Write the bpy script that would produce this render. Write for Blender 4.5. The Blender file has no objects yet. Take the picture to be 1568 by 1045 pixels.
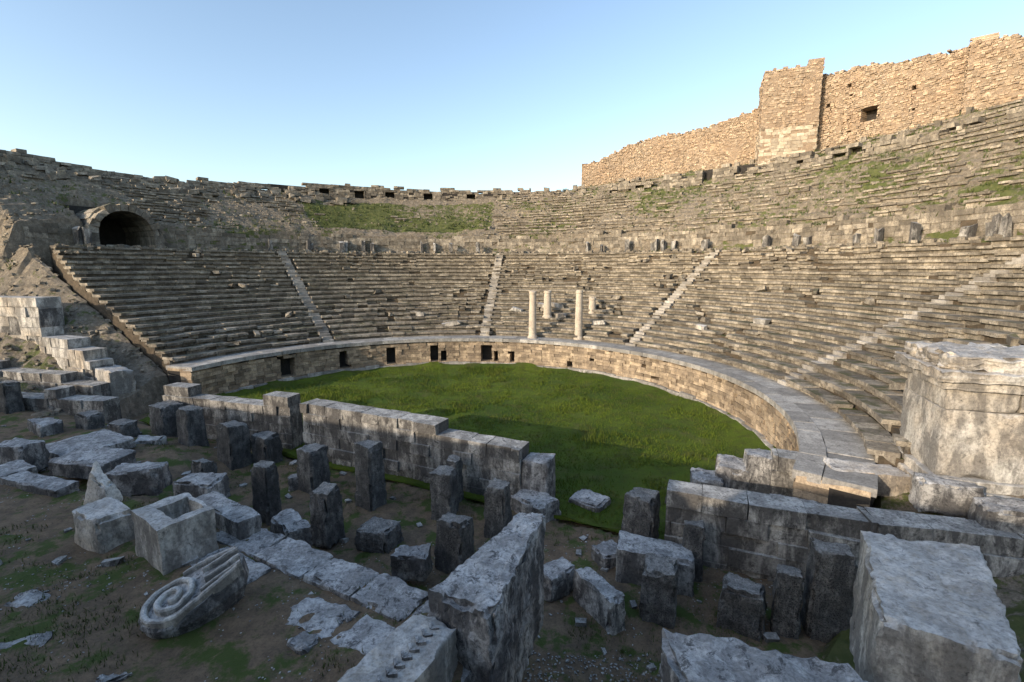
import bpy, bmesh, math, random
import numpy as np
from mathutils import Vector, noise
from math import sin, cos, radians, sqrt, atan2, asin, degrees, pi
random.seed(7)
rnd=random.random
def U(a,b): return a+(b-a)*rnd()
sc=bpy.context.scene
H=8.7; CX,CY=-4.1,24.9; NX,NY=0.412,0.911
LINE=NX*CX+NY*CY-2.7
# ------------------------------------------------ materials
def newmat(name):
    m=bpy.data.materials.new(name); m.use_nodes=True
    nt=m.node_tree; nt.nodes.clear()
    o=nt.nodes.new('ShaderNodeOutputMaterial'); b=nt.nodes.new('ShaderNodeBsdfPrincipled')
    nt.links.new(b.outputs[0],o.inputs[0]); b.inputs['Roughness'].default_value=.9
    b.inputs['Specular IOR Level'].default_value=.2
    return m,nt,b
def N(nt,t,**k):
    n=nt.nodes.new(t)
    for a,v in k.items(): setattr(n,a,v)
    return n
def noise_n(nt,co,scale,det=6,rough=.6,dist=0):
    n=N(nt,'ShaderNodeTexNoise'); n.inputs['Scale'].default_value=scale; n.inputs['Detail'].default_value=det
    n.inputs['Roughness'].default_value=rough; n.inputs['Distortion'].default_value=dist
    nt.links.new(co,n.inputs['Vector']); return n.outputs['Fac']
def ramp(nt,f,a,b,va=0,vb=1):
    n=N(nt,'ShaderNodeMapRange'); n.inputs[1].default_value=a; n.inputs[2].default_value=b
    n.inputs[3].default_value=va; n.inputs[4].default_value=vb; nt.links.new(f,n.inputs[0]); return n.outputs[0]
def mix(nt,f,a,b,bt='MIX'):
    n=N(nt,'ShaderNodeMix',data_type='RGBA',blend_type=bt)
    if isinstance(f,(int,float)): n.inputs[0].default_value=f
    else: nt.links.new(f,n.inputs[0])
    for i,c in ((6,a),(7,b)):
        if isinstance(c,tuple): n.inputs[i].default_value=(*c,1)
        else: nt.links.new(c,n.inputs[i])
    return n.outputs[2]
def math_n(nt,op,a,b=None):
    n=N(nt,'ShaderNodeMath',operation=op)
    for i,c in enumerate((a,b)):
        if c is None: continue
        if isinstance(c,(int,float)): n.inputs[i].default_value=c
        else: nt.links.new(c,n.inputs[i])
    return n.outputs[0]
def stone(name,c1,c2,dark,s=1.0,bump=.6,bd=.05,island=.3,lich=.5,moss=0.,top_light=0.,green=(.07,.10,.025),stain=None,pits=0.,patina_shade=0.):
    m,nt,b=newmat(name)
    co=N(nt,'ShaderNodeTexCoord').outputs['Object']
    big=noise_n(nt,co,.35*s,4); mid=noise_n(nt,co,2.2*s,8,.65); fine=noise_n(nt,co,14*s,8,.7); sp=noise_n(nt,co,4.2*s,12,.8,.5)
    mp=N(nt,'ShaderNodeMapping'); mp.inputs['Scale'].default_value=(1.4,1.4,.5); nt.links.new(co,mp.inputs['Vector'])
    pat=noise_n(nt,mp.outputs[0],1.2*s,12,.72,.3)
    c=mix(nt,ramp(nt,mid,.38,.62),c1,c2)
    if stain: c=mix(nt,ramp(nt,big,.45,.65,0,.8),c,stain)
    geo=N(nt,'ShaderNodeNewGeometry')
    if island:
        v=ramp(nt,geo.outputs['Random Per Island'],0,1,1-island,1+island)
        hs=N(nt,'ShaderNodeHueSaturation'); nt.links.new(v,hs.inputs['Value']); nt.links.new(c,hs.inputs['Color']); c=hs.outputs[0]
    sx=N(nt,'ShaderNodeSeparateXYZ'); nt.links.new(geo.outputs['Normal'],sx.inputs[0])
    if top_light:
        c=mix(nt,math_n(nt,'MULTIPLY',ramp(nt,sx.outputs[2],.3,.9),ramp(nt,sp,.36,.52,0,top_light)),c,tuple(min(.66,x*1.4+.08) for x in c1))  # paler upward faces: skylight on the tops painted into the colour
    if patina_shade:
        f=math_n(nt,'MULTIPLY',ramp(nt,pat,.42,.54,0,1),ramp(nt,sx.outputs[2],.2,.85,patina_shade,patina_shade*.6))  # patina patches, heavier on side faces to paint in their shade
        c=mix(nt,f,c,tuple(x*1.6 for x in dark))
    t0=.66-.22*lich
    c=mix(nt,ramp(nt,sp,t0,t0+.06,0,.75),c,dark)
    c=mix(nt,ramp(nt,fine,.45,.68,0,.55),c,dark)
    if moss:
        f=math_n(nt,'MULTIPLY',ramp(nt,noise_n(nt,co,.9*s,8,.7),.5,.58,0,1),ramp(nt,sx.outputs[2],.4,.9,0,moss))
        c=mix(nt,f,c,green)
    h=math_n(nt,'ADD',math_n(nt,'MULTIPLY',mid,.6),math_n(nt,'MULTIPLY',fine,.5))
    h=math_n(nt,'ADD',h,math_n(nt,'MULTIPLY',sp,.5))
    if pits:
        vo=N(nt,'ShaderNodeTexVoronoi'); vo.inputs['Scale'].default_value=16*s; nt.links.new(co,vo.inputs['Vector'])
        pv=ramp(nt,vo.outputs['Distance'],.1,.45); h=math_n(nt,'ADD',h,math_n(nt,'MULTIPLY',pv,pits))
        c=mix(nt,ramp(nt,pv,.5,0,0,.6),c,dark)
    nt.links.new(c,b.inputs['Base Color'])
    bp=N(nt,'ShaderNodeBump'); bp.inputs['Strength'].default_value=bump; bp.inputs['Distance'].default_value=bd
    nt.links.new(h,bp.inputs['Height']); nt.links.new(bp.outputs[0],b.inputs['Normal'])
    return m
M_seat=stone('seat_stone',(.39,.345,.275),(.235,.205,.16),(.045,.039,.033),1,.8,.06,.45,.5,.75,green=(.07,.075,.028),patina_shade=.5)
M_fill=stone('cavea_fill_earth',(.13,.10,.07),(.08,.065,.045),(.035,.03,.025),1.5,.8,.1,0,.5,.8)
M_stair=stone('stair_marble',(.42,.39,.34),(.31,.285,.25),(.10,.09,.08),1,.5,.03,.35,.4,patina_shade=.3)
M_pod=stone('podium_masonry',(.48,.38,.265),(.31,.24,.165),(.07,.055,.045),1,.7,.05,.45,.4,patina_shade=.4)
M_cap=stone('coping_marble',(.47,.45,.41),(.33,.315,.29),(.08,.075,.07),1,.6,.03,.3,.45,patina_shade=.45)
M_castle=stone('castle_rubble_masonry',(.52,.42,.31),(.38,.295,.205),(.14,.105,.08),1.2,.9,.08,.38,.3,stain=(.46,.33,.22),patina_shade=.3)
M_mortar=stone('castle_mortar',(.36,.28,.2),(.27,.2,.14),(.12,.09,.07),2,.9,.08,0,.2)
M_block=stone('weathered_marble',(.50,.485,.455),(.29,.28,.265),(.036,.035,.036),1.1,.95,.05,.25,.62,0,.75,patina_shade=.85)
M_pillar=stone('pitted_grey_stone',(.28,.272,.255),(.135,.132,.126),(.026,.026,.027),1.6,1,.08,.2,.5,0,.9,pits=.7,patina_shade=.6)
M_white=stone('pale_marble',(.66,.63,.57),(.49,.465,.41),(.06,.056,.052),1,.8,.035,.15,.38,0,.6,stain=(.56,.46,.34),patina_shade=.7)
M_dirt=stone('trodden_earth',(.23,.165,.108),(.145,.108,.074),(.055,.044,.035),1.3,.9,.07,0,.38,.95,green=(.062,.09,.022))
M_col=stone('column_marble',(.58,.51,.41),(.46,.39,.31),(.2,.17,.13),1,.4,.02,0,.2)
M_wall=stone('ashlar_grey_marble',(.46,.44,.40),(.275,.262,.24),(.036,.034,.033),1,.95,.05,.32,.55,0,.65,patina_shade=.85)
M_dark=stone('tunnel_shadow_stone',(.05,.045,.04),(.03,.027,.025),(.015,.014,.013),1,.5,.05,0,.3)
def grassmat(name,a,b_,c_,br=.45):
    m,nt,b=newmat(name); co=N(nt,'ShaderNodeTexCoord').outputs['Object']
    n1=noise_n(nt,co,.2,6,.6); n2=noise_n(nt,co,1.6,8,.75); n3=noise_n(nt,co,22,6,.7); n4=noise_n(nt,co,.6,8,.75)
    c=mix(nt,ramp(nt,n1,.40,.60),a,b_); c=mix(nt,ramp(nt,n2,.46,.62,0,.75),c,c_); c=mix(nt,ramp(nt,n3,.45,.75,0,.5),c,(.02,.035,.008))
    c=mix(nt,ramp(nt,n4,.53,.66,0,br),c,(.13,.11,.05))
    nt.links.new(c,b.inputs['Base Color'])
    bp=N(nt,'ShaderNodeBump'); bp.inputs['Strength'].default_value=.8; bp.inputs['Distance'].default_value=.1
    nt.links.new(math_n(nt,'ADD',n3,n2),bp.inputs['Height']); nt.links.new(bp.outputs[0],b.inputs['Normal']); return m
M_grass=grassmat('turf',(.06,.105,.012),(.12,.17,.016),(.055,.07,.016),.5)
M_blade=grassmat('grass_blades',(.08,.125,.012),(.14,.19,.02),(.09,.10,.025),.3)
M_weed=grassmat('weed_leaves',(.06,.09,.02),(.09,.12,.033),(.12,.11,.05))
def terr_mat():
    m=stone('eroded_cavea_slope',(.33,.28,.215),(.19,.16,.12),(.05,.044,.037),1.6,.9,.12,0,.5,.0,patina_shade=.4)
    nt=m.node_tree; b=[n for n in nt.nodes if n.type=='BSDF_PRINCIPLED'][0]
    src=b.inputs['Base Color'].links[0].from_socket
    at=N(nt,'ShaderNodeAttribute',attribute_name='grassy')
    co=N(nt,'ShaderNodeTexCoord').outputs['Object']
    n=noise_n(nt,co,1.3,10,.75); f=math_n(nt,'ADD',at.outputs['Fac'],ramp(nt,n,.3,.7,-.5,.5))
    g=mix(nt,ramp(nt,noise_n(nt,co,4,6),.3,.7),(.055,.08,.018),(.11,.12,.04))
    nt.links.new(mix(nt,ramp(nt,f,.4,.58,0,.9),src,g),b.inputs['Base Color']); return m
M_terr=terr_mat()
# ------------------------------------------------ mesh builder
class MB:
    def __init__(s): s.v=[]; s.f=[]
    def hexa(s,p):
        n=len(s.v); s.v+=p
        for q in ((3,2,1,0),(4,5,6,7),(0,1,5,4),(1,2,6,5),(2,3,7,6),(3,0,4,7)): s.f.append(tuple(n+i for i in q))
    def build(s,name,mat,parent=None,smooth=False):
        me=bpy.data.meshes.new(name); me.from_pydata(s.v,[],s.f); me.materials.append(mat); me.update()
        if smooth: me.polygons.foreach_set('use_smooth',[True]*len(me.polygons))
        o=bpy.data.objects.new(name,me); sc.collection.objects.link(o)
        if parent: o.parent=parent
        return o
def empty(name):
    o=bpy.data.objects.new(name,None); sc.collection.objects.link(o); return o
def pol(r,t,z): return (CX+r*cos(t),CY+r*sin(t),z)
def J(a): return U(-a,a)
def arcblk(mb,r0,r1,ta,tb,z0,z1,j=.0,tilt=0):
    P=[]
    for k,z in enumerate((z0,z1)):
        for (r,t) in ((r0,ta),(r1,ta),(r1,tb),(r0,tb)):
            x,y,zz=pol(r+J(j),t+J(j)/r,z+J(j)*.5+(tilt if r==r0 else 0)); P.append((x,y,zz))
    mb.hexa(P)
def loosestone(mb,x,y,z,sx,sy,sz,rot=None):
    a=U(0,pi) if rot is None else rot; c,s=cos(a),sin(a); tx,ty=J(.25),J(.25); P=[]
    for k in (-1,1):
        for (i,j) in ((-1,-1),(1,-1),(1,1),(-1,1)):
            px=i*sx*.5*U(.55,1.05); py=j*sy*.5*U(.55,1.05)
            P.append((x+px*c-py*s,y+px*s+py*c,z+k*sz*.5*U(.6,1.1)+px*tx+py*ty))
    mb.hexa(P)
def wall_blocks(mb,core,path,L,z0,z1f,thick,ch,bl,gap=.012,jit=.015,openings=(),miss=0.,toprand=.3,drop=.65):
    z=z0
    zmax=max(z1f(L*i/40) for i in range(41))
    while z<zmax:
        h=ch*U(.85,1.15); u=-U(0,bl)
        while u<L:
            w=bl*U(.6,1.4); a=max(u,0); b=min(u+w,L); u+=w
            if b-a<.08: continue
            mu=(a+b)/2
            if z+h>z1f(mu)+J(toprand)+.1: continue
            if rnd()<miss: continue
            pcs=[(a,b)]
            for (ou,ow,oz0,oz1) in openings:
                if z+h*.5>oz0 and z+h*.5<oz1:
                    new=[]
                    for (p,q) in pcs:
                        if q<=ou-ow/2 or p>=ou+ow/2: new.append((p,q))
                        else:
                            if p<ou-ow/2-.05: new.append((p,ou-ow/2))
                            if q>ou+ow/2+.05: new.append((ou+ow/2,q))
                    pcs=new
            for (p,q) in pcs:
                f=J(jit*2); P=[]
                for zz in (z,z+h-gap):
                    for (uu,ww) in ((p+gap/2,f),(q-gap/2,f),(q-gap/2,thick),(p+gap/2,thick)):
                        x,y=path(uu+J(jit*.4),ww+J(jit)); P.append((x,y,zz+J(jit*.4)))
                mb.hexa(P)
        z+=h
    if core is not None:
        n=max(1,int(L/.5))
        for i in range(n):
            a,b=L*i/n,L*(i+1)/n; mu=(a+b)/2; zs=z0-.05
            for (ou,ow,oz0,oz1) in openings:
                if abs(mu-ou)<ow/2+.25: zs=oz1+.1
            zt=z1f(mu)-drop
            if zt>zs+.05:
                P=[]
                for zz in (zs,zt):
                    for (uu,ww) in ((a,.05),(b,.05),(b,thick-.05),(a,thick-.05)):
                        x,y=path(uu,ww); P.append((x,y,zz))
                core.hexa(P)
def straight(p,q):
    d=Vector((q[0]-p[0],q[1]-p[1])); L=d.length; d/=L; n=Vector((-d.y,d.x))
    return (lambda u,w:(p[0]+d.x*u+n.x*w,p[1]+d.y*u+n.y*w)),L
def arcpath(R,t0):
    return lambda u,w: (CX+(R+w)*cos(t0-u/R),CY+(R+w)*sin(t0-u/R))
def fb(x,y,s=1.,seed=0): return noise.fractal(Vector((x*s+seed,y*s,seed*1.7)),1.0,2.0,5)
def tend(R,off=2.7): return (radians(-24.3)-asin(min(1,off/R)), radians(155.7)+asin(min(1,off/R)))
# ------------------------------------------------ ground
mb=MB(); S=2500; mb.v=[(-S,-S,-.3),(S,-S,-.3),(S,S,-.3),(-S,S,-.3)]; mb.f=[(0,1,2,3)]; mb.build('ground',M_dirt)
mb=MB(); nr,na=34,160
for i in range(nr+1):
    for j in range(na):
        r=17.05*i/nr; t=2*pi*j/na; x,y,_=pol(r,t,0); s=NX*x+NY*y
        if s<14.6: x+=NX*(14.6-s); y+=NY*(14.6-s)
        edge=max(0,(r-15.2)/1.9); mb.v.append((x,y,.08*fb(x,y,.3)+edge*.25*(.5+fb(x,y,.5,3))))
for i in range(nr):
    for j in range(na):
        k=(j+1)%na; mb.f.append((i*na+j,(i+1)*na+j,(i+1)*na+k,i*na+k))
mb.build('orchestra_turf',M_grass,smooth=True)
mb=MB()
for _ in range(120000):
    r=16.8*sqrt(rnd()); t=U(0,2*pi); x,y,_z=pol(r,t,0)
    if NX*x+NY*y<14.9: continue
    if fb(x,y,.5,17)>.2 and rnd()<.85: continue
    h=U(.05,.14)*(1+2.*max(0,fb(x,y,.4,9))); a=U(0,pi); w=.022; z=.08*fb(x,y,.3)-.02
    n=len(mb.v); mb.v+=[(x-w*cos(a),y-w*sin(a),z),(x+w*cos(a),y+w*sin(a),z),(x+J(.06),y+J(.06),z+h)]; mb.f.append((n,n+1,n+2))
mb.build('grass',M_blade)
# ------------------------------------------------ lower cavea
ZP=2.4; R1=18.9; RW=.74; RH=.40; NROW=20
STAIRS=[radians(a) for a in (128,85.5,43,0.5)]
sb=MB(); fill=MB(); st=MB()
for i in range(NROW):
    r=R1+i*RW; zt=ZP+(i+1)*RH; t0,t1=tend(r)
    t1-=radians(max(0,(i-14))*.25)
    n=int((t1-t0)*r/2.2)
    for k in range(n):
        ta=t0+(t1-t0)*k/n; tb=t0+(t1-t0)*(k+1)/n
        arcblk(fill,r+.2,r+RW+.15,ta,tb,0,zt-.2+J(.04))
    u=t0
    while u<t1:
        w=U(.6,1.3)/r; ta=u; tb=min(u+w,t1); u+=w; tm=(ta+tb)/2
        if any(abs(tm-s)<.45/r for s in STAIRS): continue
        x,y,_=pol(r,tm,0); ru=fb(x,y,.16,5)+.25*fb(x,y,.7,2)
        deg=degrees(tm); pm=.012+max(0,ru-.2)*.5+(.03 if deg<75 else 0)+(.08 if i>16 and deg<60 else 0)
        if rnd()<pm:
            if rnd()<.5: loosestone(sb,x+J(.2),y+J(.2),zt-.15,U(.4,1.),U(.3,.6),U(.25,.4))
            continue
        jj=.014+.035*max(0,ru); dz=J(.015)+(J(.07) if ru>.1 else 0); dr=J(.025)+(J(.08) if ru>.15 else 0); g=.008/r
        arcblk(sb,r-.1+dr,r+RW+.02+dr,ta+g,tb-g,zt-.17+dz,zt+dz,jj,-.015)
        arcblk(sb,r+.12+dr,r+RW-.1+dr,ta+g,tb-g,zt-RH-.05+dz,zt-.17+dz,jj)
    for s in STAIRS:
        hw=.45/r
        for q in range(2):
            zz=zt-RH*.5*(1-q); rr=r-.12+q*RW*.5
            arcblk(st,rr+J(.05),r+RW+.1,s-hw*U(.75,1.15),s+hw*U(.75,1.15),zt-RH-.1,zz+J(.03),.03)
seats=empty('theatre_seating')
sb.build('seat_rows',M_seat,seats); fill.build('seating_core',M_fill,seats); st.build('stairways',M_stair,seats)
wm=MB()
for (a,i,l) in ((95,1,1.8),(78,4,1.4),(72,5,1.2),(68,5,1.6),(66,3,1.2),(55,2,1.3),(103,3,.9),(30,3,1.1),(20,5,1.3)):
    r=R1+i*RW+.3; x,y,_=pol(r,radians(a),0); loosestone(wm,x,y,ZP+(i+1)*RH+.18,l,.5,.42,radians(a)+pi/2)
wm.build('fallen_marble_pieces',M_white)
pw=MB(); t0,t1=tend(17.); t0w=tend(17,4.6)[0]
for (ra,rb_,wl) in ((16.9,17.7,1.5),(17.7,19.05,1.3)):
    u=t0w
    while u<t1:
        w=U(.7,1.2)*wl/17; tb=min(u+w,t1); dz=J(.015)
        arcblk(pw,ra,rb_-.015,u+.0006,tb-.0006,ZP-.26,ZP+dz+(.0 if ra>17 else .02),.012); u+=w
podium=empty('podium_wall')
pw.build('coping_and_walkway',M_cap,podium)
pb=MB(); core=MB(); L=(t1-t0w)*17
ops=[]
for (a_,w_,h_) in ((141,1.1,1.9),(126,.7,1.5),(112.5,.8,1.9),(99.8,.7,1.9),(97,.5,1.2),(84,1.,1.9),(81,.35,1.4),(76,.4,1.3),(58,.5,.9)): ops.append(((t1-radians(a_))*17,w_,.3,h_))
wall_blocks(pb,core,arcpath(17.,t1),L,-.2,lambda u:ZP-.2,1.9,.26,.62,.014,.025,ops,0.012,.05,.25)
pb.build('masonry_face',M_pod,podium)
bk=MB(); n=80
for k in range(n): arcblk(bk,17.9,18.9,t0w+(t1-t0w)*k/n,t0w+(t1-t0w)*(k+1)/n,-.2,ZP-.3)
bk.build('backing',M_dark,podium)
pl=MB(); u=t0
while u<t1:
    w=U(.8,1.4)/16.9; arcblk(pl,16.78,17.2,u,min(u+w-.001,t1),-.2,.25+J(.08),.03); u+=w
pl.build('plinth',M_cap,podium)
# ------------------------------------------------ hill with upper cavea
RT=R1+NROW*RW
TUN=radians(149.3)
def ztopd(d): return float(np.interp(d,[-12,20,40,60,80,95,140,170],[23.2,22.6,21.6,21.0,19.9,18.9,18.5,19.2]))
def prof(R,d):
    if R<RT: return max(-.5,.2+(R-19)*.5)
    zt=ztopd(d)
    if R<35.7: return 10.35
    if R<50: return 12.2+(R-35.7)*(zt-12.2)/14.3
    if R<55: return zt
    return max(-.5,zt-(R-55)*.32)
def hill(R,t):
    if R<18.9: return -.4
    x,y,_=pol(R,t,0); d=degrees(t); z=prof(R,d)
    if 35.7<=R<50:
        e=.5+.5*fb(x,y,.15,4)
        k=(R-35.7)/.8; fr=k-math.floor(k)
        z+= (1-fr)*.45*min(1,max(0,e+.3)) + .3*fb(x,y,.35,8)+.15*fb(x,y,1.5,1)
    elif R>=50: z+=.35*fb(x,y,.3,2)
    q=LINE-(NX*x+NY*y)
    if q>.15:
        if R<50: 
            zs=1.6+(R-18.9)*.535; k=min(1,(q-.15)/1.5)
            if R<RT: z=zs-.3*k
            else: z=z*(1-k)+min(zs,z)*k
        z=z*max(-.05,1-max(0,q-.5)/8.)+ .6*fb(x,y,.4,1)*min(1,q)+.2*fb(x,y,1.6,1)*min(1,q)
    if abs(R*sin(t-TUN))<2.7 and 34<R<41.5 and abs(t-TUN)<.3: z=min(z,10.3)
    return z
def grassy(R,t,x,y):
    d=degrees(t); g=.18+.35*fb(x,y,.12,6)
    if 88<d<121 and 37.5<R<47: g+=.55
    if R>49.5: g+=.3
    if d<62: g+=.27
    elif d<88: g+=.12
    if d>122: g+=.08
    return g
mb=MB(); Rs=[18.7]+list(np.arange(19.2,33.6,.5))+[33.6,33.8,34.6,35.55,35.75]+list(np.arange(35.95,50.1,.2))+[50.6,51.4,52.5,54,56,60,70,85,105,130]
ths=np.radians(np.arange(-62,205,.4)); ga=[]
for R in Rs:
    for t in ths:
        z=hill(R,t); x,y,_=pol(R,t,0); mb.v.append((x,y,z)); ga.append(grassy(R,t,x,y))
nt_=len(ths)
for i in range(len(Rs)-1):
    for j in range(nt_-1): mb.f.append((i*nt_+j,(i+1)*nt_+j,(i+1)*nt_+j+1,i*nt_+j+1))
ho=mb.build('hillside_terrain',M_terr)
at=ho.data.attributes.new('grassy','FLOAT','POINT'); at.data.foreach_set('value',ga)
t0,t1=tend(35.6); t0=radians(-12)
Lf=lambda d:(t1-radians(d))*35.6
ops=[(Lf(a),.9,10.2,11.7) for a in (153.5,142,112,91.5,75,57)]
ops.append((Lf(149.3),5.4,10,14))
dz=MB(); core=MB()
def ztop(u): return 12.5+.5*fb(u,0,.25,3)+(.4 if u>Lf(70) else 0)+(-.3 if u<Lf(120) else 0)
wall_blocks(dz,core,arcpath(35.6,t1),(t1-t0)*35.6,10.2,ztop,.7,.42,.95,.015,.03,ops,.01,.3)
dw=empty('diazoma_wall'); dz.build('ashlar_blocks',M_seat,dw); core.build('wall_core',M_fill,dw)
dbk=MB()
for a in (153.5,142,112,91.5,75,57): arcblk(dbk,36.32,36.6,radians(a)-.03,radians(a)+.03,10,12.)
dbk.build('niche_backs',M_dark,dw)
dp=MB()
for k in range(46): 
    a=t0+(t1-t0)*rnd()**1.6; x,y,_=pol(35.+J(.4),a,0); loosestone(dp,x,y,11,U(.4,1.2),U(.3,.6),U(.8,2.1),a)
dp.build('standing_piers',M_wall,dw)
arch=empty('vaulted_tunnel_entrance')
rx,ry=cos(TUN),sin(TUN); tx,ty=-ry,rx
def tl(a,b,z): return (CX+rx*(34.9+b)+tx*a,CY+ry*(34.9+b)+ty*a,z)
va=MB(); nseg=13; zs=11.6
for row,(b0,b1) in enumerate(((0,.9),(.9,3),(3,6.2))):
    for k in range(nseg):
        a0,a1=pi*k/nseg+.008,pi*(k+1)/nseg-.008; ro=2.6+J(.18); P=[]
        for bb in (b0,b1):
            for (rr,aa) in ((2.05,a0),(ro,a0),(ro,a1),(2.05,a1)): P.append(tl(rr*cos(aa),bb+(J(.15) if bb==0 else 0),zs+rr*sin(aa)))
        va.hexa(P)
    for sgn in (-1,1):
        for z in (10.2,10.9):
            P=[]
            for zz in (z,z+.69):
                for (aa,bb) in ((2.05,b0+.01),(2.8,b0+.01),(2.8,b1),(2.05,b1)): P.append(tl(sgn*aa,bb,zz))
            va.hexa(P)
va.build('voussoirs',M_seat,arch)
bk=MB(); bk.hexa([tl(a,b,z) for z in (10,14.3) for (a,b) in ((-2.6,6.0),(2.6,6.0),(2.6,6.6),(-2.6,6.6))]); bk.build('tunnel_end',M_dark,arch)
ub=MB()
for j in range(17):
    R=36.4+j*.8
    a,b=tend(R); a=max(a,radians(-10)); u=a
    while u<b:
        w=U(.6,1.4)/R; tm=u+w/2; d=degrees(tm); x,y,_=pol(R,tm,0); z=prof(R,d)+.5
        k=.4+1.1*fb(x,y,.1,11)
        if 60<d<88: k+=.4
        if d<60: k+=.25
        if 88<d<122: k-=.8
        if d>122: k-=.12
        if abs(R*sin(tm-TUN))<3 and j<7 and d>140: k=0
        if rnd()<k:
            jr=J(.08); jz=J(.06)
            arcblk(ub,R-.1+jr,R+.72,u+.0003,u+w-.0004,z-.17+jz,z+jz,.03)
            arcblk(ub,R+.1+jr,R+.7,u+.0003,u+w-.0004,z-.55,z-.17+jz,.02)
        u+=w
ub.build('upper_seating_rows',M_seat)
rb=MB()
for _ in range(9000):
    R=U(35.9,51); t=radians(U(-12,165)); d=degrees(t)
    if 90<d<120 and rnd()<.85: continue
    if d<88 and rnd()<.4: continue
    if abs(R*sin(t-TUN))<3 and R<42 and d>140: continue
    x,y,_=pol(R,t,0)
    if fb(x,y,.25,13)<-.15: continue
    s=U(.08,.28)*(1.8 if rnd()<.08 else 1); loosestone(rb,x,y,hill(R,t)+s*.15,s*U(1,1.8),s,s*U(.5,.9))
for _ in range(500):
    R=U(33.6,35.5); t=radians(U(-12,158)); x,y,_=pol(R,t,0); s=U(.15,.5); loosestone(rb,x,y,10.4+s*.2,s*1.4,s,s*.8)
for _ in range(2600):
    t=radians(U(155,190)); R=U(20,50); x,y,_=pol(R,t,0)
    if LINE-(NX*x+NY*y)<0: continue
    s=U(.08,.3)*(1.8 if rnd()<.05 else 1); loosestone(rb,x,y,hill(R,t)+s*.1,s*1.5,s,s*.7)
rb.build('rubble',M_seat)
tf=MB()
for _ in range(8000):
    R=U(34,51); t=radians(U(-12,165)); x,y,_=pol(R,t,0)
    if grassy(R,t,x,y)+.5*fb(x,y,.8,3)<.42: continue
    z=hill(R,t)-.05
    for k in range(7):
        a=U(0,2*pi); h=U(.12,.4); w=.05; bx,by=x+J(.25),y+J(.25); n=len(tf.v)
        tf.v+=[(bx-w*sin(a),by+w*cos(a),z),(bx+w*sin(a),by-w*cos(a),z),(bx+cos(a)*h*.5,by+sin(a)*h*.5,z+h)]; tf.f.append((n,n+1,n+2))
tf.build('hillside_grass_tufts',M_weed)
g=MB(); core=MB(); t1=radians(170); t0=radians(82); Rg=49.3
ops=[((t1-radians(a))*Rg,1.3,18.3,19.8) for a in (123,117,111.5,106.5,100,92.5,87)]
def zg(u):
    d=170-degrees(u/Rg); zr=ztopd(d)+.7+.7*fb(u,3,.12,5)+.35*fb(u,1,.6,5)
    zb=20.45+.3*fb(u,0,.5)
    k=min(1,max(0,(127-d)/11.)); k=k*k*(3-2*k)
    return zr*(1-k)+zb*k
wall_blocks(g,core,arcpath(Rg,t1),(t1-t0)*Rg,17.6,zg,1.2,.3,.85,.015,.05,ops,.02,.2)
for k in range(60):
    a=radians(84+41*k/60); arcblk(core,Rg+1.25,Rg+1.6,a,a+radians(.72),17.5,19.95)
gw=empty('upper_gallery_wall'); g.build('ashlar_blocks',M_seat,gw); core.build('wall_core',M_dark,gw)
sk=MB()
for _ in range(220):
    t=radians(U(112,168)); R=U(46,50.5); x,y,_=pol(R,t,0); loosestone(sk,x,y,hill(R,t)+.25,U(.5,1.8),U(.5,1),U(.3,.7),t+pi/2)
for _ in range(40):
    t=radians(U(5,88)); R=U(47,50.5); x,y,_=pol(R,t,0); loosestone(sk,x,y,hill(R,t)+.25,U(.4,1.),U(.4,.8),U(.4,1.),t+pi/2)
sk.build('fallen_ashlar_blocks',M_seat)
rw=MB(); rwb=MB(); t1=radians(68); Rg2=46.5
ops=[((t1-radians(a))*Rg2,1.2,18.3,20.9) for a in (52,47,33,24,15)]
wall_blocks(rw,None,arcpath(Rg2,t1),radians(78)*Rg2,18.2,lambda u:float(np.interp(u,[0,20,60],[20.2,20.8,21.6]))+.7*fb(u,8,.3,5),1.0,.38,.9,.015,.05,ops,.08,.4)
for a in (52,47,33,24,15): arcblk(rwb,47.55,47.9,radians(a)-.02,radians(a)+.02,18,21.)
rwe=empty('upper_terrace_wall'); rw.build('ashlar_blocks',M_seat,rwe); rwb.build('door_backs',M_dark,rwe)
# ------------------------------------------------ castle
def lerpf(zs,L): return lambda u: np.interp(u,[L*i/(len(zs)-1) for i in range(len(zs))],zs)+.25*fb(u,zs[0],.5,5)+.18*fb(u,zs[0],2.,5)
cw=empty('castle_wall'); cb=MB(); cc=MB()
segs=[((10.6,74.8),(16.3,73),[24.2,24.9,26.],()),((16.3,73),(24,68.9),[26.2,27.1,27.4],()),((24,68.9),(31.5,63),[27.4,27.8,28.7],()),
      ((35.,60.5),(43,48.),[31.2,30.8,30.3,29.6,29.3],((7.2,1.5,24.6,25.9),(3.,.35,27,27.4),(11.,.35,26.6,27.),(5.,.3,28.6,28.9))),((43.,47.9),(41.9,46.6),[29.2,29.3],()),((41.9,46.6),(47.5,38.5),[29.,28.6,28.,27.7],())]
for (p,q,zs,op) in segs:
    pa,L=straight(p,q); wall_blocks(cb,cc,pa,L,19,lerpf(zs,L),1.8,.2,.34,.035,.05,op,.02,.14,.35)
cb.build('rubble_masonry',M_castle,cw); cc.build('mortar_core',M_mortar,cw)
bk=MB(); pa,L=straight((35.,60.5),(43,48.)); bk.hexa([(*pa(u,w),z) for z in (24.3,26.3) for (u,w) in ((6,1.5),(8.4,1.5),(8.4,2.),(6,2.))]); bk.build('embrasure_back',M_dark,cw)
tw=empty('castle_tower'); tb=MB(); tc=MB(); tl2=MB()
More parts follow.
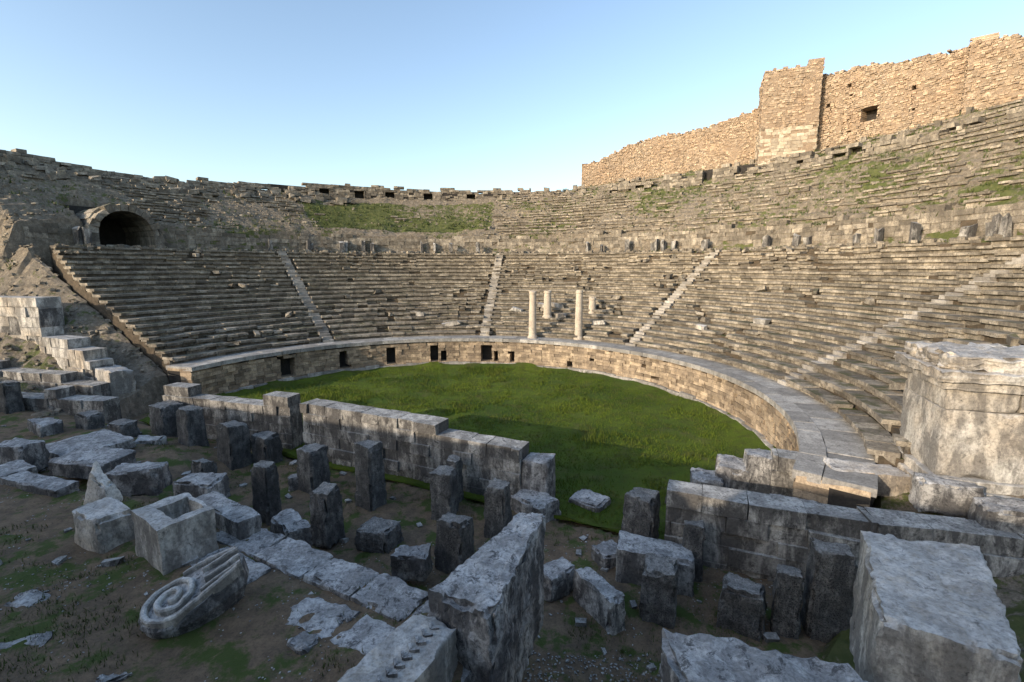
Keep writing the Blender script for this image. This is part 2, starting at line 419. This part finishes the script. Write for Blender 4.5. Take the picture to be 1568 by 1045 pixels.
for (p,q,zs) in (((31.1,63.2),(29.8,59.6),[31.,31.4]),((29.8,59.6),(35.4,57.6),[31.4,31.8,32.2]),((35.4,57.6),(36.7,61.2),[32.2,31.6])):
    pa,L=straight(p,q); wall_blocks(tb,tc,pa,L,24.9,lerpf(zs,L),1.5,.24,.42,.03,.045,(),.01,.12,.35)
    wall_blocks(tl2,tc,pa,L,19,lambda u:25.2,1.5,.38,.7,.025,.04,(),.0,.1,.1)
M_tow=stone('castle_reused_ashlar',(.56,.49,.38),(.43,.36,.27),(.16,.125,.095),1.2,.9,.06,.32,.3,patina_shade=.2)
tb.build('rubble_upper_masonry',M_castle,tw); tl2.build('reused_ashlar_courses',M_tow,tw); tc.build('mortar_core',M_mortar,tw)
# ------------------------------------------------ rough stones
def rough(name,quad,z0,z1,mat,cuts=7,amp=.04,seed=0,taper=1.,ztilt=(0,0,0,0),parent=None,fr=2.5,chip=1.):
    bm=bmesh.new(); bmesh.ops.create_cube(bm,size=2.); bmesh.ops.subdivide_edges(bm,edges=bm.edges[:],cuts=cuts,use_grid_fill=True)
    cxq=sum(p[0] for p in quad)/4; cyq=sum(p[1] for p in quad)/4
    for v in bm.verts:
        a,b,c=v.co
        ea,eb,ec=[abs(abs(k)-1)<1e-4 for k in (a,b,c)]; ne=ea+eb+ec
        u,w,t=(a+1)/2,(b+1)/2,(c+1)/2
        wts=((1-u)*(1-w),u*(1-w),u*w,(1-u)*w)
        x=sum(k*p[0] for k,p in zip(wts,quad)); y=sum(k*p[1] for k,p in zip(wts,quad))
        s=1+(taper-1)*t; x=cxq+(x-cxq)*s; y=cyq+(y-cyq)*s
        z=z0+(z1-z0)*t+t*sum(k*p for k,p in zip(wts,ztilt))
        p=Vector((x,y,z)); sv=Vector((seed,seed*.7,0))
        nv=noise.noise_vector(p*fr+sv)*amp*.8+noise.noise_vector(p*fr*3.1+sv)*amp*.5+noise.noise_vector(p*fr*8+sv)*amp*.3
        if ne>=2:
            k=chip*amp*(.15+3.6*max(0,noise.noise(p*2.2+Vector((seed*3.,0,0)))-.02)+1.9*max(0,noise.noise(p*7)))
            dd=Vector((cxq-x if (ea or eb) else 0,cyq-y if (ea or eb) else 0,((z0+z1)/2-z) if ec else 0))
            if dd.length>0: nv+=dd.normalized()*k
        v.co=p+nv
    me=bpy.data.meshes.new(name); bm.to_mesh(me); bm.free(); me.materials.append(mat)
    me.polygons.foreach_set('use_smooth',[True]*len(me.polygons)); me.set_sharp_from_angle(angle=radians(32))
    o=bpy.data.objects.new(name,me); sc.collection.objects.link(o)
    if parent: o.parent=parent
    return o
def rquad(x,y,w,d,rot):
    c,s=cos(rot),sin(rot); return [(x+i*w/2*c-j*d/2*s,y+i*w/2*s+j*d/2*c) for i,j in ((-1,-1),(1,-1),(1,1),(-1,1))]
MM={'p':M_pillar,'b':M_block,'w':M_white}
PIL=[(-17.42,22.86,0,1.98,1.39),(-15.13,21.32,0,2.18,1.22),(-12.3,19.86,0,1.93,1.16),(-11.09,20.26,0,1.33,1.14),(-8.51,15.29,.3,2.02,.84),(-7.86,17.6,0,1.69,1.04),
(-5.92,13.97,.3,1.84,.86),(-5.22,16.3,0,2.4,1.02),(-2.19,16.74,0,1.63,.6),(-2.39,15.61,0,1.71,.85),(-.46,14.25,0,1.81,.9),(-1.68,12.73,.2,1.5,1.05),
(-4.2,13.7,.3,.75,1.25),(-12.0,17.3,.3,1.3,.9),(-20.8,22.3,.8,1.6,1.0),(-18.3,21.2,.8,1.6,1.1),(-27.1,24.6,.8,2.6,1.),(4.2,14.2,0,1.5,1.1),(5.1,12.2,0,1.6,.6),
(3.7,10.7,.2,1.4,.95),(5.7,10.5,.2,1.0,1.1),(6.6,10.2,.2,1.6,.6),(7.5,10.1,.2,2.25,1.0),(-10.0,14.9,.5,1.3,.55)]
for i,(x,y,z0,zt,w) in enumerate(PIL):
    if i%3==1: w*=.94
    rough('stone_pillar',rquad(x,y,w*.95,w*U(.75,.95),radians(-24+J(8))),z0-.3,zt,M_pillar,11,.065,i*3.1,U(.82,.95),tuple(J(.08) for _ in range(4)),chip=1.4)
BLK=[(-9.8,10.5,2.2,3.0,1.1,.8,-20,'w'),(-11.5,12.4,2.2,3.3,1.,.5,10,'w'),(-17.7,18.7,1.4,1.6,2.5,2.4,-20,'b'),(-15.3,16.3,1.6,1.95,2.6,1.3,-15,'b'),(-12.1,14.4,1.8,2.35,1.5,.9,10,'b'),
(-9.9,14.1,1.6,2.1,1.4,.85,-10,'b'),(-18.4,16.7,1.4,2.3,1.5,.9,-10,'b'),(-24.5,28.2,0,2.6,2.6,1.3,-24,'w'),(4.0,12.1,0,1.0,2.1,1.,-15,'b'),
(11.2,14.1,2.0,2.45,2.2,.9,-12,'w'),(12.5,11.1,2.,2.75,1.1,.9,-20,'b'),(6.3,16.6,0,.6,.9,.9,-20,'b'),(7.2,16.4,0,1.1,1.1,1.1,-20,'b'),(8.2,16.5,0,1.6,1.2,1.2,-20,'b'),(9.1,16.2,0,2.05,1.2,1.2,-22,'b'),
(1.0,16.6,0,1.75,1.1,.9,-24,'b'),(2.9,12.9,0,.4,.9,.7,30,'b'),(.8,15.8,0,.6,1.6,1.1,-50,'b'),(2.9,16.4,0,.2,1.3,1.,-40,'b'),(1.2,11.6,.3,.75,1.,.6,40,'b'),
(-2.8,12.,.5,.9,1.,.6,-10,'b'),(-8.5,17.7,0,.6,.8,.6,20,'b'),(-22.2,21.5,.9,1.5,1.6,.9,-30,'b'),(-16.4,20.3,.5,1.1,1.2,.8,10,'b'),(12.2,12.4,2.2,2.8,1.4,.7,-18,'b'),
(-6.3,12.4,1.2,1.6,1.3,.7,-40,'b'),(-16.2,14.3,1.9,2.3,1.6,1.,-35,'b'),(8.6,13.4,.5,1.6,1.4,.9,-24,'b'),(2.2,10.8,0,.9,1.5,.5,-60,'b')]
for i,(x,y,z0,zt,w,d,rot,m) in enumerate(BLK):
    if i==1:
        rough('pointed_stone_fragment',[(-11.95,12.2),(-11.0,12.0),(-10.95,12.5),(-11.9,12.65)],2.0,3.1,M_white,8,.06,5.5,.55,(.0,-.35,-.3,.25)); continue
    rough('stone_block',rquad(x,y,w,d,radians(rot+J(6))),z0-.3,zt,MM[m],10,.055,i*5.3+1,.96,tuple(J(.1) for _ in range(4)),chip=1.4)
rough('long_wall_block',[(-1.4,7.08),(-.3,6.56),(.73,9.57),(.25,9.6)],.8,3.4,M_block,26,.08,5,ztilt=(.0,-.06,.05,.05),chip=1.2)
slab=empty('carved_marble_slab')
rough('slab_body',[(-3.2,4.6),(-2.0,4.3),(-.87,6.75),(-1.6,7.15)],1.6,3.0,M_white,20,.05,6,parent=slab)
cv=MB()
for k in range(13):   # carved chevron band along the slab
    f=(k+.5)/13; cx_=-2.25+1.0*f*1.; cy_=4.9+1.85*f; a=radians(61)
    for sgn in (-1,1):
        aa=a+sgn*radians(50); dx,dy=cos(aa)*.13,sin(aa)*.13; nx,ny=-sin(aa)*.022,cos(aa)*.022; px,py=cx_-cos(a)*.0,cy_
        P=[]
        for z in (2.93,3.045): P+=[(px-nx,py-ny,z),(px+dx-nx,py+dy-ny,z),(px+dx+nx,py+dy+ny,z),(px+nx,py+ny,z)]
        cv.hexa(P)
cv.build('chevron_band',M_block,slab)
rough('marble_block',[(4.78,5.5),(5.95,4.8),(7.6,7.0),(6.1,7.6)],2.2,4.2,M_white,24,.05,7,ztilt=(0,.0,.05,-.04),chip=1.2)
rough('rough_stone_slab',[(1.9,3.8),(4.7,3.6),(4.45,5.4),(2.15,6.05)],2.2,3.6,M_block,22,.09,8)
for i,(x,y,w,d,r_) in enumerate(((-8.6,7.2,1.0,.45,20),(-6.4,6.6,.5,.35,50),(-3.6,7.3,.55,.4,-30),(-3.1,7.9,.4,.3,10),(-9.6,8.4,.8,.5,-10),(-4.4,6.2,.7,.35,70),(-11.8,9.3,1.1,.5,15),(-7.9,6.2,.6,.4,0))):
    rough('half_buried_stone',rquad(x,y,w,d,radians(r_)),2.0,2.25,M_block,7,.09,i*7.7,.8,tuple(J(.06) for _ in range(4)))
pv=empty('terrace_paving')
def dirq(x,y,a): return x*cos(a)-y*sin(a),x*sin(a)+y*cos(a)
A=radians(-28); k=0
for row in range(2):
    u=0
    while u<9.3:
        w=U(.9,1.9); dx,dy=dirq(u+w/2,-.45-row*.95+J(.05),A); u+=w+.03
        if row==1 and rnd()<.5: continue
        rough('slab_%d'%k,rquad(-9.6+dx,12.75+dy,w,U(.8,.93),A+J(.04)),1.7,2.23+J(.05),M_block,9,.04,k*2.3,parent=pv,chip=1.4,ztilt=tuple(J(.04) for _ in range(4))); k+=1
rough('long_stone_beam',rquad(-7.3,11.2,2.3,.55,radians(-33)),2.2,2.7,M_block,10,.05,31)
rough('long_stone_beam',rquad(-14.2,13.3,2.6,.6,radians(-18)),1.8,2.4,M_block,10,.05,32)
def hollow():
    bm=bmesh.new(); q=[(-7.4,9.1),(-6.8,10.),(-8.0,10.8),(-8.6,9.9)]; z0,z1=2.1,3.28
    c=Vector((sum(p[0] for p in q)/4,sum(p[1] for p in q)/4)); V=lambda p,z:bm.verts.new((p[0],p[1],z))
    b=[V(p,z0) for p in q]; t=[V(p,z1) for p in q]; inn=[(c.x+.12+(p[0]-c.x)*.58,c.y+.08+(p[1]-c.y)*.58) for p in q]
    ti=[V(p,z1) for p in inn]; bi=[V(p,z1-.45) for p in inn]
    bm.faces.new(b[::-1]); bm.faces.new(bi)
    for i in range(4):
        j=(i+1)%4; bm.faces.new((b[i],b[j],t[j],t[i])); bm.faces.new((t[i],t[j],ti[j],ti[i])); bm.faces.new((ti[i],ti[j],bi[j],bi[i]))
    bmesh.ops.subdivide_edges(bm,edges=bm.edges[:],cuts=9,use_grid_fill=True)
    for v in bm.verts: v.co+=noise.noise_vector(v.co*3)*.035+noise.noise_vector(v.co*9)*.02
    me=bpy.data.meshes.new('hollow_marble_block'); bm.to_mesh(me); bm.free(); me.materials.append(M_white)
    me.polygons.foreach_set('use_smooth',[True]*len(me.polygons)); me.set_sharp_from_angle(angle=radians(35))
    o=bpy.data.objects.new('hollow_marble_block',me); sc.collection.objects.link(o)
hollow()
cs=empty('carved_scroll_stone'); cs.location=(-6.2,7.9,2.25); cs.rotation_euler=(radians(7),radians(-12),radians(40)); cs.scale=(.9,.87,1)
def scroll():
    out=[]
    for k in range(25): a=pi/2+pi*k/24; out.append((.62*cos(a),.62*sin(a)))
    out+=[(.45,-.6),(.85,-.5),(1.25,-.36),(1.38,0),(1.3,.46),(.9,.56),(.45,.6)]
    mb=MB(); m=len(out)
    for (sc_,z) in ((.8,-.15),(.93,.05),(1.,.2),(1.,.3),(.95,.37)):
        for (x,y) in out: mb.v.append((.4+(x-.4)*sc_+J(.02),y*sc_+J(.02),z+.2*max(0,x)*(z>.25)+J(.012)))
    for l in range(4):
        for k in range(m): k2=(k+1)%m; mb.f.append((l*m+k,l*m+k2,(l+1)*m+k2,(l+1)*m+k))
    mb.f.append(tuple(4*m+k for k in range(m))); mb.f.append(tuple(range(m))[::-1]); mb.build('stone_body',M_block,cs)
    rd=MB()
    def sweep(pts,w,h):
        n0=len(rd.v)
        for i,(x,y,z) in enumerate(pts):
            a=pts[max(0,i-1)]; b=pts[min(len(pts)-1,i+1)]; d=Vector((b[0]-a[0],b[1]-a[1])).normalized(); nx,ny=-d.y,d.x; ww=w*(.6+.4*min(1,i/6))
            hj=h+.03*noise.noise(Vector((x*6,y*6,0)))
            for (o,hh) in ((-1,-.1),(-.8,hj*.75),(-.4,hj),(.4,hj),(.8,hj*.75),(1,-.1)): rd.v.append((x+nx*o*ww,y+ny*o*ww,z+hh))
        for i in range(len(pts)-1):
            for k in range(5): a=n0+i*6+k; rd.f.append((a,a+1,a+7,a+6))
        e=n0+(len(pts)-1)*6; rd.f.append(tuple(e+q for q in range(6))); rd.f.append(tuple(n0+5-q for q in range(6)))
    Z=lambda x,d=0: .38+.2*max(0,x)+d
    pts=[]; T=2.15*2*pi; a_end=-pi/2
    for k in range(100):
        f=k/99; a=a_end-T*(1-f); r=.05+.50*f; pts.append((r*cos(a),r*sin(a),Z(r*cos(a),.05*(1-f))))
    for k in range(1,13): pts.append((k*.1,-.55+k*.012,Z(k*.1)))
    sweep(pts,.068,.11)
    sweep([(.28+k*.1,.50-.012*k-.002*k*k,Z(.28+k*.1)) for k in range(11)],.07,.12)
    sweep([(.62+k*.1,.2-.012*k,Z(.62+k*.1)) for k in range(8)],.065,.12)
    sweep([(.60+k*.1,-.1,Z(.6+k*.1)) for k in range(8)],.06,.11)
    sweep([(.48+k*.1,-.33,Z(.48+k*.1)) for k in range(9)],.055,.11)
    rd.build('spiral_relief',M_white,cs)
scroll()
def blockwall(name,p,q,z0,zf,th,mat,ch=.5,bl=1.0,core=True):
    a=MB(); c=MB(); pa,L=straight(p,q); wall_blocks(a,c if core else None,pa,L,z0,zf(L),th,ch,bl,.02,.035,(),0,.1,.75)
    e=empty(name); a.build('ashlar_blocks',mat,e)
    if core: c.build('rubble_core',M_wall,e)
blockwall('stage_front_wall',(-9.7,20.9),(.3,16.4),-.2,lambda L:(lambda u:2.65-.3*u/L),.9,M_wall,.48,1.1)
blockwall('stage_front_wall',(-18.2,23.8),(-10.6,21.6),-.2,lambda L:(lambda u:2.5+.15*fb(u,0,.5)),.8,M_wall,.48,1.1)
blockwall('parodos_wall',(4.6,13.1),(9.2,11.2),-.3,lambda L:(lambda u:2.3+.1*fb(u,0,.5)),.8,M_wall,.5,1.1)
blockwall('parodos_wall',(9.2,11.2),(15.5,9.5),-.3,lambda L:(lambda u:2.5+.2*fb(u,2,.5)),.8,M_wall,.5,1.1)
blockwall('parodos_wall',(9.0,15.4),(14.0,13.2),-.3,lambda L:(lambda u:2.3),.8,M_wall,.5,1.1)
blockwall('analemma_wall',(-37.5,31.8),(-30.6,30.3),.5,lambda L:(lambda u:7.0-.03*u),1.4,M_white,.62,1.3)
blockwall('analemma_wall',(-30.4,29.9),(-25.5,27.9),0,lambda L:(lambda u:4.9-.28*u),1.2,M_white,.55,1.2)
blockwall('parodos_wall',(-33,28.3),(-24,26.3),0,lambda L:(lambda u:3.0-.1*u+.3*fb(u,2,.5)),1.0,M_wall,.5,1.1)
blockwall('parodos_wall',(-30,25.6),(-22,24.4),0,lambda L:(lambda u:1.9+.3*fb(u,2,.5)),1.0,M_wall,.5,1.1)
pe=empty('marble_pier')
AP=radians(-20)
def pq(g,u0=0,u1=1):
    w=4.2+g; d=2.6+g; c,s=cos(AP),sin(AP); r=[]
    for (i,j) in ((u0,-.5),(u1,-.5),(u1,.5),(u0,.5)): a=(i-.5)*w; b=j*d; r.append((14.6+a*c-b*s,13.3+a*s+b*c))
    return r
rough('base_moulding',pq(.6),1.9,2.5,M_white,12,.03,1,parent=pe); rough('base_torus',pq(.3),2.5,2.8,M_white,12,.03,11,parent=pe)
rough('shaft_block_1',pq(0,0,.52),2.8,4.75,M_white,14,.04,2,parent=pe); rough('shaft_block_2',pq(0,.535,1),2.8,4.3,M_white,14,.04,21,parent=pe)
rough('shaft_block_3',pq(0,0,.38),4.78,5.35,M_white,10,.03,22,parent=pe); rough('shaft_block_4',pq(0,.39,.52),4.78,5.35,M_white,10,.03,23,parent=pe); rough('shaft_block_5',pq(0,.535,1),4.33,5.34,M_block,10,.02,24,parent=pe)
rough('cornice_lower',pq(.3),5.35,5.6,M_white,14,.05,3,parent=pe,chip=1.4); rough('cornice_upper',pq(.6),5.6,5.9,M_white,18,.08,33,parent=pe,chip=1.8); rough('crowning_block',pq(.2,0,.75),5.88,6.3,M_white,16,.14,4,parent=pe)
for (x,y,z,h,r) in ((1.85,42,2.4,4.2,.34),(5.9,41.3,2.4,4.3,.34),(3.4,45,3.9,2.6,.38),(7.6,44.5,3.9,2.0,.36)):
    mb=MB(); n=20; prof_=[(r*1.3,0),(r*1.3,.15),(r*1.12,.22),(r,.35),(r*.97,h*.4),(r*.86,h-.25),(r*.98,h-.18),(r*.95,h)]
    for (rr,zz) in prof_:
        for k in range(n): mb.v.append((x+rr*cos(2*pi*k/n),y+rr*sin(2*pi*k/n),z+zz+(J(.08) if zz==h else 0)))
    for i in range(len(prof_)-1):
        for k in range(n): mb.f.append((i*n+k,i*n+(k+1)%n,(i+1)*n+(k+1)%n,(i+1)*n+k))
    mb.f.append(tuple((len(prof_)-1)*n+k for k in range(n))); mb.build('marble_column',M_col,smooth=False)
def sm(a,b,x): t=min(1,max(0,(x-a)/(b-a))); return t*t*(3-2*t)
def fgh(x,y):
    s=NX*x+NY*y; z=.12*fb(x,y,.5,1)
    if s>14.6: return -.2
    z+=1.0*sm(-11,-15,x)*sm(15,11,s)
    tz=2.2+.08*fb(x,y,.4,2)
    edge=7.2-(.9*sm(-10,-16,x))
    k=sm(edge+.15,edge-.15,s)*sm(-.2,-.8,x)
    z=z*(1-k)+tz*k
    k2=sm(6.9,6.3,s)*sm(-.5,-.1,x); z=z*(1-k2)+1.4*k2
    z+=.05*fb(x,y,2.5,5)
    return z
mb=MB(); xs=np.arange(-40,24,.13); ys=np.arange(-8,30,.13)
for y in ys:
    for x in xs: mb.v.append((x,y,fgh(x,y)))
nx=len(xs)
for j in range(len(ys)-1):
    for i in range(nx-1): mb.f.append((j*nx+i,j*nx+i+1,(j+1)*nx+i+1,(j+1)*nx+i))
mb.build('earth_terrace',M_dirt,smooth=True)
pb=MB()
for _ in range(9000):
    x,y=U(-16,9),U(3,14)
    if fb(x,y,.6,21)<.0 and not (0<x<4 and y<8): continue
    s=U(.01,.035)*(2. if rnd()<.05 else 1); loosestone(pb,x,y,fgh(x,y)+s*.1,s*1.4,s,s*.6)
for _ in range(2500):
    x,y=U(0,4.5),U(5,9.5)
    if fb(x,y,.9,4)<-.1: continue
    s=U(.015,.05); loosestone(pb,x,y,fgh(x,y)+s*.2,s*1.4,s,s*.7)
for _ in range(260):
    x,y=U(-26,12),U(9,24)
    if NX*x+NY*y>15: continue
    s=U(.06,.28); loosestone(pb,x,y,fgh(x,y)+s*.1,s*1.5,s,s*.6)
pb.build('gravel',M_wall)
wd=MB()
for _ in range(6000):
    x,y=U(-24,12),U(4,20)
    if fb(x,y,.45,31)<.0: continue
    z=fgh(x,y)
    for k in range(12):
        a=U(0,2*pi); h=U(.03,.12); w=.011; bx,by=x+J(.18),y+J(.18); n=len(wd.v)
        wd.v+=[(bx-w*sin(a),by+w*cos(a),z-.02),(bx+w*sin(a),by-w*cos(a),z-.02),(bx+cos(a)*h*.6,by+sin(a)*h*.6,z+h)]; wd.f.append((n,n+1,n+2))
wd.build('weeds',M_weed)
blockwall('unseen_shadow_wall',(15,-12),(-60,15),0,lambda L:(lambda u:9.8+.9*fb(u,0,.15)),2,M_wall,.8,1.8)  # unseen wall added behind the camera to cast shade on the foreground
# ------------------------------------------------ light
el=radians(16); sx,sy=-.79,-.615
w=bpy.data.worlds.new('World'); sc.world=w; w.use_nodes=True; nt=w.node_tree
sky=nt.nodes.new('ShaderNodeTexSky'); sky.sky_type='NISHITA'; sky.sun_disc=False; sky.sun_elevation=el; sky.sun_rotation=atan2(sx,sy)
sky.dust_density=1.2
hs=nt.nodes.new('ShaderNodeHueSaturation'); hs.inputs['Saturation'].default_value=.98; hs.inputs['Value'].default_value=2.15
nt.links.new(sky.outputs[0],hs.inputs['Color']); nt.links.new(hs.outputs[0],nt.nodes['Background'].inputs[0]); nt.nodes['Background'].inputs[1].default_value=.15
sl=bpy.data.lights.new('sun','SUN'); sl.energy=4.8; sl.angle=radians(.5); sl.color=(1,.83,.63)
so=bpy.data.objects.new('sun',sl); sc.collection.objects.link(so)
so.rotation_euler=Vector((sx*cos(el),sy*cos(el),sin(el))).to_track_quat('Z','Y').to_euler()
sc.view_settings.view_transform='Standard'; sc.view_settings.look='None'; sc.view_settings.exposure=0
cam=bpy.data.cameras.new('camera'); cam.lens=16.53; cam.sensor_width=36; cam.clip_end=6000; cam.clip_start=.05
co=bpy.data.objects.new('camera',cam); sc.collection.objects.link(co); co.location=(0,0,H); co.rotation_euler=(radians(81.12),0,0); sc.camera=co
